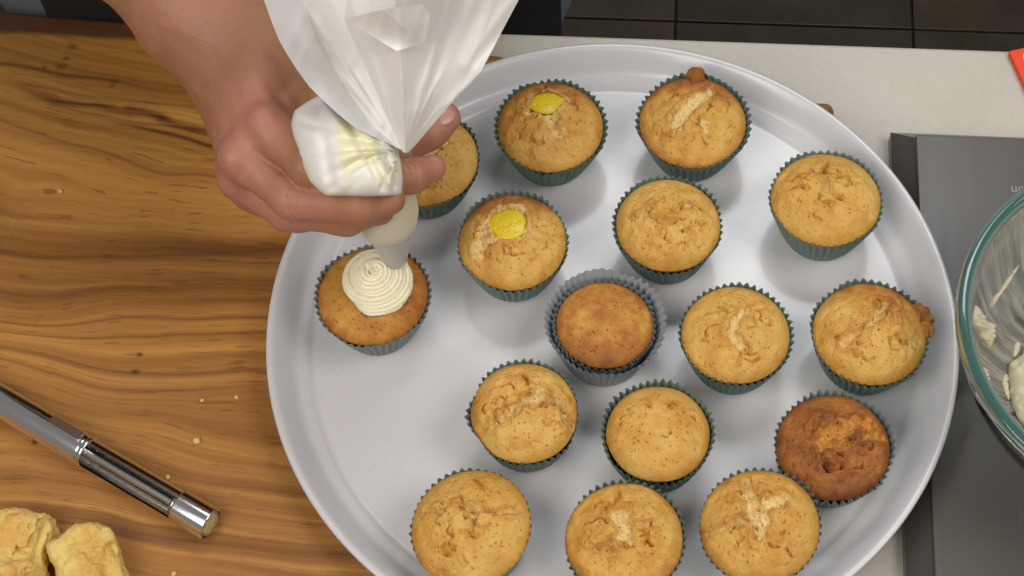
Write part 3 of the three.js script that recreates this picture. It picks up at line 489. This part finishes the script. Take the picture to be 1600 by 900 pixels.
// ---------- piping bag ----------
{
  const neck = at(632, 236, 0.222);
  const bag = thing('piping_bag', 'white cloth piping bag full of cream, twisted and gripped in the hand', 'piping bag', null, at(612, 402, 0.10));
  const local = (p) => p.clone().sub(bag.position);
  const cloth = phy({ color: rgb(0.88, 0.87, 0.85), roughness: 0.6, transmission: 0.14, side: THREE.DoubleSide, thickness: 0 });
  const filled = phy({ vertexColors: true, roughness: 0.45 });
  const cat = (p, t) => { const n = p.length - 1, f = clamp(t) * n, i = Math.min(n - 1, Math.floor(f)), u = f - i, a = p[Math.max(0, i - 1)], b = p[i], c = p[i + 1], d = p[Math.min(n, i + 2)]; return b.map((_, k) => 0.5 * (2 * b[k] + (c[k] - a[k]) * u + (2 * a[k] - 5 * b[k] + 4 * c[k] - d[k]) * u * u + (3 * b[k] - a[k] - 3 * c[k] + d[k]) * u * u * u)); };
  const lin = (p, t) => { const n = p.length - 1, f = clamp(t) * n, i = Math.min(n - 1, Math.floor(f)), u = sstep(0, 1, f - i) * 0.35 + (f - i) * 0.65; return p[i].map((v, k) => lerp(v, p[i + 1][k], u)); };
  const sheet = (rows, s, wr = 1, straight = 0) => gridGeo(72, 72, (u, v) => {
    const q = ((t) => { const a = cat(t, v), b = lin(t, v); return a.map((q, i) => lerp(q, b[i], straight)); })(rows.map((r) => lin(r, u)));
    const fa = Math.atan2(q[1] - 240, q[0] - 632), fd = Math.hypot(q[1] - 240, q[0] - 632), fold = wr * sstep(10, 140, fd) * (0.0042 * fbm(fa * 4.2 + s, fd / 300, s + 8, 2) + 0.0016 * (1 - Math.abs(noise(fa * 9 + s, fd / 220, s)) * 2));
    q[2] += fold;
    const p = local(at(q[0], q[1], q[2])), k = wr * sstep(0, 0.25, v), n = 0.0022 * fbm(q[0] / 55, q[1] / 90, s, 3) * k + 0.0012 * (1 - Math.abs(noise(q[0] / 26 + q[1] / 70, q[1] / 120, s + 4)) * 2) * k;
    return [p.x, p.y + n, p.z + n * 0.6];
  });
  const A = [
    [[617, 229, 0.219], [624, 233, 0.219], [633, 236, 0.218]],
    [[552, 197, 0.232], [578, 190, 0.222], [616, 186, 0.224]],
    [[483, 135, 0.252], [525, 112, 0.232], [594, 110, 0.236]],
    [[436, 62, 0.284], [488, 38, 0.256], [580, 40, 0.262]],
    [[398, -40, 0.320], [455, -55, 0.288], [575, -60, 0.296]]];
  const Bp = [
    [[629, 237, 0.222], [633, 239, 0.2265], [638, 238, 0.2235], [643, 234, 0.221]],
    [[602, 177, 0.245], [631, 172, 0.2600], [668, 176, 0.2450], [696, 172, 0.240]],
    [[568, 98, 0.275], [624, 80, 0.2960], [690, 88, 0.2760], [750, 113, 0.270]],
    [[538, 28, 0.308], [614, 30, 0.3260], [706, 20, 0.3000], [788, 42, 0.285]],
    [[560, -60, 0.340], [630, -65, 0.366], [720, -60, 0.336], [846, -66, 0.318]]];
  const Fl = [[[620, 80, 0.3130], [655, 69, 0.3080], [694, 59, 0.3060]], [[579, 55, 0.3200], [628, 41, 0.3300], [677, 33, 0.3250]], [[538, 30, 0.3250], [598, 15, 0.3480], [660, 6, 0.3420]]];
  part('bag_panel', sheet(A, 2, 1, 0.35), cloth, bag);
  part('bag_panel', sheet(Bp, 5, 1, 0.6), cloth, bag);
  part('folded_flap', sheet(Fl, 9, 0.5, 0.3), cloth, bag);
  // the filled body bulging above the fist
  const out = [[461, 172], [455, 197], [468, 245], [485, 284], [509, 305], [540, 306], [570, 307], [600, 306], [626, 303], [629, 278], [626, 252], [620, 232], [606, 210], [575, 192], [535, 170], [498, 150]];
  const ctr = [555, 232];
  const body = gridGeo(128, 44, (u, v) => {
    const n = out.length, f = u * n, i = Math.floor(f) % n, ol = lin([out[i], out[(i + 1) % n]], f - Math.floor(f)), o4 = [out[(i + n - 1) % n], out[i], out[(i + 1) % n], out[(i + 2) % n]], tt = f - Math.floor(f), oc = [0, 1].map((d) => 0.5 * (2 * o4[1][d] + (o4[2][d] - o4[0][d]) * tt + (2 * o4[0][d] - 5 * o4[1][d] + 4 * o4[2][d] - o4[3][d]) * tt * tt + (3 * o4[1][d] - o4[0][d] - 3 * o4[2][d] + o4[3][d]) * tt * tt * tt)), o = [lerp(ol[0], oc[0], 0.4), lerp(ol[1], oc[1], 0.4)];
    const k = v < 0.75 ? v / 0.75 : 1, down = v > 0.75 ? (v - 0.75) / 0.25 : 0, x = lerp(ctr[0], o[0], k * (1 - 0.22 * down)), y = lerp(ctr[1], o[1], k * (1 - 0.22 * down) ) ;
    let h = 0.2085 + 0.026 * Math.pow(Math.max(0, 1 - k * k), 0.6) - 0.04 * down;
    // folds gathered towards the twisted neck
    const ax = x - 628, ay = y - 236, ang = Math.atan2(ay, ax), dist = Math.hypot(ax, ay);
    h += (1 - down) * (0.0068 * (Math.abs(noise(ang * 4.4 + dist / 150 + 2, dist / 240, 3)) - 0.35) * sstep(0, 40, dist) + 0.0009 * fbm(x / 26, y / 26, 6, 3));
    for (const [a, b, dp, w] of [[[533, 168], [604, 302], 0.0040, 7], [[575, 190], [624, 285], 0.0026, 6], [[497, 160], [520, 305], 0.0018, 9]]) h -= (1 - down) * dp * Math.exp(-Math.pow(segDist(x, y, a, b) / w, 2)) * sstep(1, 0.8, k);
    const p = local(at(x, y, h)), cream = sstep(0.1, 0.6, 0.85 + 0.35 * noise(x / 30, y / 40, 2) - Math.hypot((x - 575) / 50, (y - 225) / 55) * 0.6);
    return [p.x, p.y, p.z, ...mixc([0.86, 0.85, 0.81], [0.86, 0.82, 0.56], cream)];
  }, true, true);
  part('bag_body', body, filled, bag);
  // lower part with the cream showing through, and the nozzle
  const P0 = local(at(617, 404, 0.094)), P1 = local(at(590, 258, 0.190)), dir = P1.clone().sub(P0), len = dir.length(), q = new THREE.Quaternion().setFromUnitVectors(new THREE.Vector3(0, 1, 0), dir.clone().normalize());
  const along = (prof, s) => { const g = new THREE.LatheGeometry(prof.map(([r, y]) => new THREE.Vector2(r, y)), 64); g.applyQuaternion(q); g.translate(P0.x, P0.y, P0.z); return g; };
  part('filled_bag_end', along([[0.0, 0.033], [0.008, 0.0335], [0.0145, 0.0365], [0.0172, 0.0415], [0.0186, 0.050], [0.0182, 0.066], [0.0175, 0.085], [0.020, len]]), phy({ color: rgb(0.80, 0.76, 0.58), roughness: 0.5, transmission: 0.15 }), bag);
  part('nozzle', along([[0.0068, 0.0], [0.0075, 0.0], [0.0098, 0.014], [0.0126, 0.028], [0.0156, 0.041], [0.0152, 0.041], [0.0122, 0.028], [0.0093, 0.014], [0.0068, 0.0]]), phy({ color: rgb(0.74, 0.74, 0.76), roughness: 0.4, transmission: 0.45, thickness: 0, side: THREE.DoubleSide }), bag);
}

// ---------- corer ----------
{
  const r = 0.0098, A = at(-70, 585, BOARD + r), M = at(137, 712, BOARD + r), E = at(330, 820, BOARD + r);
  const dir = E.clone().sub(A).setY(0).normalize(), yaw = -Math.atan2(dir.z, dir.x);
  const t = thing('cupcake_corer', 'shiny steel cupcake corer lying on the olive wood board', 'corer', null, A);
  t.rotation.y = yaw;
  const L = A.distanceTo(E), m = A.distanceTo(M), steel = phy({ color: rgb(0.80, 0.79, 0.78), metalness: 1, roughness: 0.15 }), inner = phy({ color: rgb(0.60, 0.59, 0.57), metalness: 1, roughness: 0.22 });
  const lathe = (pr, a0 = 0, a1 = Math.PI * 2) => { const g = new THREE.LatheGeometry(pr.map(([x, q]) => new THREE.Vector2(q, x)), 64, a0, a1); g.rotateZ(-Math.PI / 2); return g; };
  part('handle', lathe([[0, 0.0], [0, r], [m - 0.036, r], [m - 0.0352, r - 0.0005], [m - 0.0344, r], [m - 0.0045, r], [m - 0.004, r - 0.0006], [m - 0.003, r - 0.0006], [m - 0.0025, r + 0.0003], [m - 0.0008, r + 0.0003], [m, r - 0.0004], [m, 0]]), steel, t);
  const pocket = new RoundedBoxGeometry(0.024, 0.0016, 0.0072, 3, 0.0007); pocket.rotateX(-0.35); pocket.translate(m - 0.018, r * 0.93, -r * 0.38);
  part('thumb_slide', pocket, inner, t);
  const r2 = r * 0.93, ring0 = L - 0.0235;
  // open trough: the window faces up and towards the viewer
  const open = 1.95, mid = 0.62 * Math.PI;
  const trough = gridGeo(60, 1, (u, v) => { const a = lerp(-mid - 0.2 + open, 2 * Math.PI - mid - 0.2, u) + Math.PI * 0.62, x = lerp(m, ring0 + 0.001, v); return [x, Math.cos(a) * r2, Math.sin(a) * r2]; });
  const trough2 = gridGeo(60, 1, (u, v) => { const a = lerp(-mid - 0.2 + open, 2 * Math.PI - mid - 0.2, u) + Math.PI * 0.62, x = lerp(m, ring0 + 0.001, v); return [x, Math.cos(a) * (r2 - 0.0007), Math.sin(a) * (r2 - 0.0007)]; }, false, true);
  const st = steel.clone(); st.side = THREE.DoubleSide;
  part('trough', mergeGeometries([trough, trough2]), st, t);
  part('plunger', lathe([[m, 0], [m, 0.0036], [ring0 - 0.004, 0.0036], [ring0 - 0.003, 0.0072], [ring0, 0.0072], [ring0, 0]]), inner, t);
  part('cutting_ring', lathe([[ring0, r2 - 0.001], [ring0, r + 0.0002], [ring0 + 0.001, r + 0.0006], [L - 0.001, r + 0.0004], [L, r], [L, r - 0.0007], [ring0, r - 0.001]]), st, t);
  part('cake_plug', blob([L - 0.0035, 0, 0], [0.0056, r * 0.88, r * 0.88], 0.30, 4.2, 5, (d, k) => mixc([0.66, 0.47, 0.18], [0.78, 0.62, 0.30], clamp((k - 0.85) * 3)), 48), cakeMat, t);
}

// ---------- torn cake pieces and crumbs on the board ----------
{
  const piece = (pts, h0, s, label) => {
    const P = pts.map(([x, y]) => at(x, y, BOARD + h0 * 0.7)), cx = P.reduce((a, p) => a + p.x, 0) / P.length, cz = P.reduce((a, p) => a + p.z, 0) / P.length;
    const inside = (x, z) => { let d = 1e9, inn = false; for (let i = 0, j = P.length - 1; i < P.length; j = i++) { const a = P[i], b = P[j]; if ((a.z > z) !== (b.z > z) && x < (b.x - a.x) * (z - a.z) / (b.z - a.z) + a.x) inn = !inn; d = Math.min(d, segDist(x, z, [a.x, a.z], [b.x, b.z])); } return inn ? -d : d; };
    const box = new THREE.Box3().setFromPoints(P).expandByScalar(0.012);
    const f = (x, y, z) => {
      const e = inside(x, z), top = y - BOARD - h0 + 0.006 * fbm(x * 60, z * 60, s, 3), k = 0.010;
      const a = Math.max(e + k, 0), b = Math.max(top + k, 0);
      let d = Math.min(Math.max(e + k, top + k), 0) + Math.hypot(a, b) - k;
      d += 0.0050 * fbm(x * 50, y * 50, z * 50 + s, 2) + 0.0005 * noise(x * 330, y * 330, z * 330) + 0.0004 * noise(x * 650, y * 650, z * 650) + 0.0010 * sstep(0.35, 0.7, noise(x * 260, y * 260, z * 260 + 7)) + 0.0030 * sstep(0.25, 0.6, noise(x * 95, y * 95, z * 95 + s * 2));
      return Math.max(d, BOARD + 0.0005 - y);
    };
    const g = skin(f, [box.min.x, BOARD - 0.003, box.min.z], [box.max.x, BOARD + h0 + 0.012, box.max.z], 0.0009, (x, y, z) => {
      const b = clamp(0.30 + 2.2 * fbm(x * 48 + s, y * 48, z * 48, 3)) * sstep(BOARD + h0 * 0.55, BOARD + h0, y);
      return mixc(mixc([0.68, 0.48, 0.12], [0.76, 0.58, 0.20], 0.5 + fbm(x * 200, y * 200, z * 200, 2)), [0.62, 0.33, 0.07], clamp(b) * 0.8);
    });
    g.translate(-cx, -BOARD, -cz);
    const m = new THREE.Mesh(g, cakeMat); m.name = numbered('cake_piece'); m.position.set(cx, BOARD, cz); m.userData = { label, category: 'cake piece', group: 'torn cake pieces at the front of the board' }; scene.add(m);
  };
  piece([[-70, 830], [-20, 798], [45, 796], [78, 800], [80, 824], [66, 850], [60, 872], [66, 896], [30, 915], [-60, 930]], 0.030, 3.1, 'torn pale cake piece at the photo corner, left of the other torn piece');
  piece([[76, 872], [70, 850], [88, 836], [118, 818], [150, 815], [172, 826], [186, 856], [198, 900], [190, 945], [110, 950], [84, 905]], 0.028, 8.2, 'torn pale cake piece with a browned top between the corer and the other torn piece');
  for (const [x, y, r, label] of [[95, 300, 1.4, 'lone tiny cake crumb on the upper left wood, left of the hand'], [308, 690, 2.1, 'largest loose cake crumb on the wood between the corer and the tray'], [316, 626, 1.1, 'tiny cake crumb on the wood above the largest loose crumb'], [370, 621, 1.3, 'tiny cake crumb on the wood nearest the left rim of the tray'], [262, 747, 1.5, 'tiny cake crumb right beside the window of the steel corer'], [272, 897, 1.4, 'tiny cake crumb on the wood right of the torn cake pieces']]) {
    const g = blob([0, 0, 0], [0.001 * r, 0.0008 * r, 0.001 * r * (0.8 + 0.6 * rnd())], 0.7, 2.2, rnd() * 20, null, 14), m = new THREE.Mesh(g, std({ color: rgb(0.66, 0.48, 0.22), roughness: 0.8 }));
    m.position.copy(at(x, y, BOARD)).setY(BOARD + 0.0006 * r); m.name = numbered('cake_crumb'); m.rotation.y = rnd() * 6;
    m.userData = { label, category: 'crumb', group: 'crumbs on the wooden board' }; scene.add(m);
  }
}

// ---------- glass bowl with cream ----------
{
  const SLAB = 0.0275, RIM = 0.112, c = at(1812, 517, RIM), R = c.distanceTo(at(1495, 525, RIM)), H = RIM - SLAB;
  const bowl = thing('glass_bowl', 'clear glass mixing bowl with greenish rim holding leftover cream', 'bowl', null, new THREE.Vector3(c.x, SLAB, c.z));
  const outer = [[0, 0], [R * 0.50, 0], [R * 0.55, 0.0015], [R * 0.70, H * 0.14], [R * 0.84, H * 0.38], [R * 0.93, H * 0.68], [R * 0.965, H * 0.93], [R * 0.985, H * 0.965], [R, H * 0.985], [R, H * 0.998], [R * 0.99, H]];
  const inn = [[R * 0.945, H * 0.995], [R * 0.930, H * 0.96], [R * 0.893, H * 0.70], [R * 0.80, H * 0.41], [R * 0.66, H * 0.18], [R * 0.50, 0.006], [R * 0.30, 0.005], [0, 0.005]];
  const spl = (p) => new THREE.SplineCurve(p.map(([x, y]) => new THREE.Vector2(x, y))).getPoints(60);
  part('bowl_glass', new THREE.LatheGeometry([...outer.slice(0, 2).map((p) => new THREE.Vector2(...p)), ...spl(outer.slice(2)), ...spl(inn)].map((p) => (p.x < 0 ? new THREE.Vector2(0, p.y) : p)), 160), phy({ color: 0xffffff, roughness: 0.02, transmission: 1, thickness: 0.004, ior: 1.5, attenuationColor: rgb(0.16, 0.50, 0.42), attenuationDistance: 0.11 }), bowl);
  const rimProf = [[R * 0.925, H + 0.0006], [R * 0.925, H + 0.0050], [R * 0.94, H + 0.0072], [R * 0.965, H + 0.0080], [R * 0.99, H + 0.0070], [R * 1.0, H + 0.0045], [R * 0.998, H + 0.0006]];
  part('bowl_rim', new THREE.LatheGeometry([...spl(rimProf), new THREE.Vector2(...rimProf[0])], 160), phy({ color: rgb(0.085, 0.205, 0.178), roughness: 0.06, transmission: 0.5, thickness: 0.006, ior: 1.5 }), bowl);
  // cream clinging inside
  const cream = thing('leftover_cream', 'leftover pale cream smeared inside the glass bowl', 'cream', null, bowl.position);
  const creamM = phy({ color: rgb(0.80, 0.74, 0.52), roughness: 0.5, side: THREE.DoubleSide });
  const wallR = (y) => { for (let i = 0; i + 1 < inn.length; i++) if (y <= inn[i][1] && y >= inn[i + 1][1]) return lerp(inn[i][0], inn[i + 1][0], (inn[i][1] - y) / Math.max(1e-6, inn[i][1] - inn[i + 1][1])); return 0; };
  const film = texture(512, 256, (x, y) => { const n = clamp(0.30 + 0.5 * fbm(x / 16, y / 70, 3, 4) + 0.18 * noise(x / 3, y / 20, 6)); return n * 0.95; }, false);
  film.repeat.set(3, 1);
  part('cream_film', new THREE.LatheGeometry([...inn].reverse().slice(1).map(([x, y]) => new THREE.Vector2(x - 0.0006, y + 0.0005)), 120), std({ color: rgb(0.62, 0.58, 0.48), roughness: 0.6, transparent: true, alphaMap: film, side: THREE.DoubleSide }), cream);
  // find the wall point seen at a photograph position
  const onWall = (px, py) => { let best = null, bd = 9; for (let k = 0; k <= 400; k++) { const y = 0.0052 + (H * 0.98 - 0.0052) * k / 400, p = at(px, py, SLAB + y), r = Math.hypot(p.x - c.x, p.z - c.z), d = Math.abs(r - wallR(y)); if (d < bd) { bd = d; best = p; } } return best.sub(bowl.position); };
  const smear = (pts, ws, th, s) => {
    const cl = [0]; for (let i = 1; i < pts.length; i++) cl.push(i);
    return gridGeo(24, 60, (u, v) => {
      const f = v * (pts.length - 1), i = Math.min(pts.length - 2, Math.floor(f)), t = f - i, a = pts[i], b = pts[i + 1], w = lerp(ws[i], ws[i + 1], sstep(0, 1, t)) * (1 + 0.5 * noise(v * 6, u * 1.6, s)) * Math.pow(Math.sin(Math.PI * clamp(v * 0.96 + 0.02)), 0.45), dx = b[0] - a[0], dy = b[1] - a[1], l = Math.hypot(dx, dy);
      const o = (u * 2 - 1) * w, p = onWall(a[0] + dx * t - dy / l * o, a[1] + dy * t + dx / l * o), q = (u * 2 - 1), k = th * Math.sqrt(Math.max(0, 1 - q * q)) * Math.sqrt(Math.sin(Math.PI * clamp(v * 0.98 + 0.01))) * (0.6 + 0.8 * Math.abs(fbm(u * 4, v * 12, s, 3)) * 2), nr = Math.hypot(p.x, p.z) || 1;
      return [p.x - p.x / nr * k * 0.7, p.y + k * 0.7 + 0.0003, p.z - p.z / nr * k * 0.7];
    });
  };
  part('cream_smear', smear([[1592, 414], [1570, 445], [1548, 480]], [1.5, 3, 6], 0.0012, 1), creamM, cream);
  part('cream_smear', smear([[1524, 478], [1530, 505], [1542, 528], [1545, 543]], [6, 14, 11, 4], 0.004, 2), creamM, cream);
  part('cream_smear', smear([[1536, 575], [1536, 595], [1533, 618]], [4, 7, 3], 0.003, 3), creamM, cream);
  part('cream_smear', smear([[1590, 535], [1584, 558]], [4, 3], 0.002, 4), creamM, cream);
  part('cream_smear', smear([[1572, 585], [1568, 600], [1576, 625]], [4, 3, 2], 0.002, 5), creamM, cream);
  const mp = onWall(1650, 640);
  part('cream_mass', skin((x, y, z) => { const dx = x - mp.x, dz = z - mp.z; let d = Math.hypot(dx / 1.0, (y - 0.010) * 1.5, dz / 1.6) - 0.028; d += 0.006 * fbm(x * 70, y * 70, z * 70, 3) + 0.0012 * noise(x * 260, y * 260, z * 260); const r = Math.hypot(x, z); return Math.max(d, r - wallR(clamp(y, 0.0051, H * 0.99)) + 0.0004, 0.0056 - y); }, [mp.x - 0.05, 0.003, mp.z - 0.07], [mp.x + 0.05, 0.05, mp.z + 0.07], 0.0016), creamM, cream);
}

// ---------- red packet ----------
{
  const h = 0.005, c = at(1576, 79, h), t = thing('red_packet', 'bright orange-red packet corner on the counter at the photo edge', 'packet', null, new THREE.Vector3(c.x, 0, c.z));
  const a = at(1600, 64, h).sub(c), b = at(1600, 131, h).sub(c);
  t.rotation.y = -Math.atan2(b.z, b.x) + Math.PI / 2;
  const g = new RoundedBoxGeometry(0.11, h, 0.16, 3, 0.0012); g.translate(0.055, h / 2, 0.08);
  part('box', g, std({ color: rgb(0.85, 0.060, 0.014), roughness: 0.45 }), t);
  t.updateMatrixWorld();
  const d = new THREE.CylinderGeometry(0.006, 0.006, 0.0003, 32); const p = t.worldToLocal(at(1612, 90, h));
  const m = part('printed_mark', d, std({ color: rgb(0.75, 0.55, 0.30), roughness: 0.5 }), t); m.position.copy(p).setY(h + 0.0002);
}

scene.traverse((o) => { if (o.isMesh) { o.castShadow = true; o.receiveShadow = true; } });
renderer.render(scene, camera);
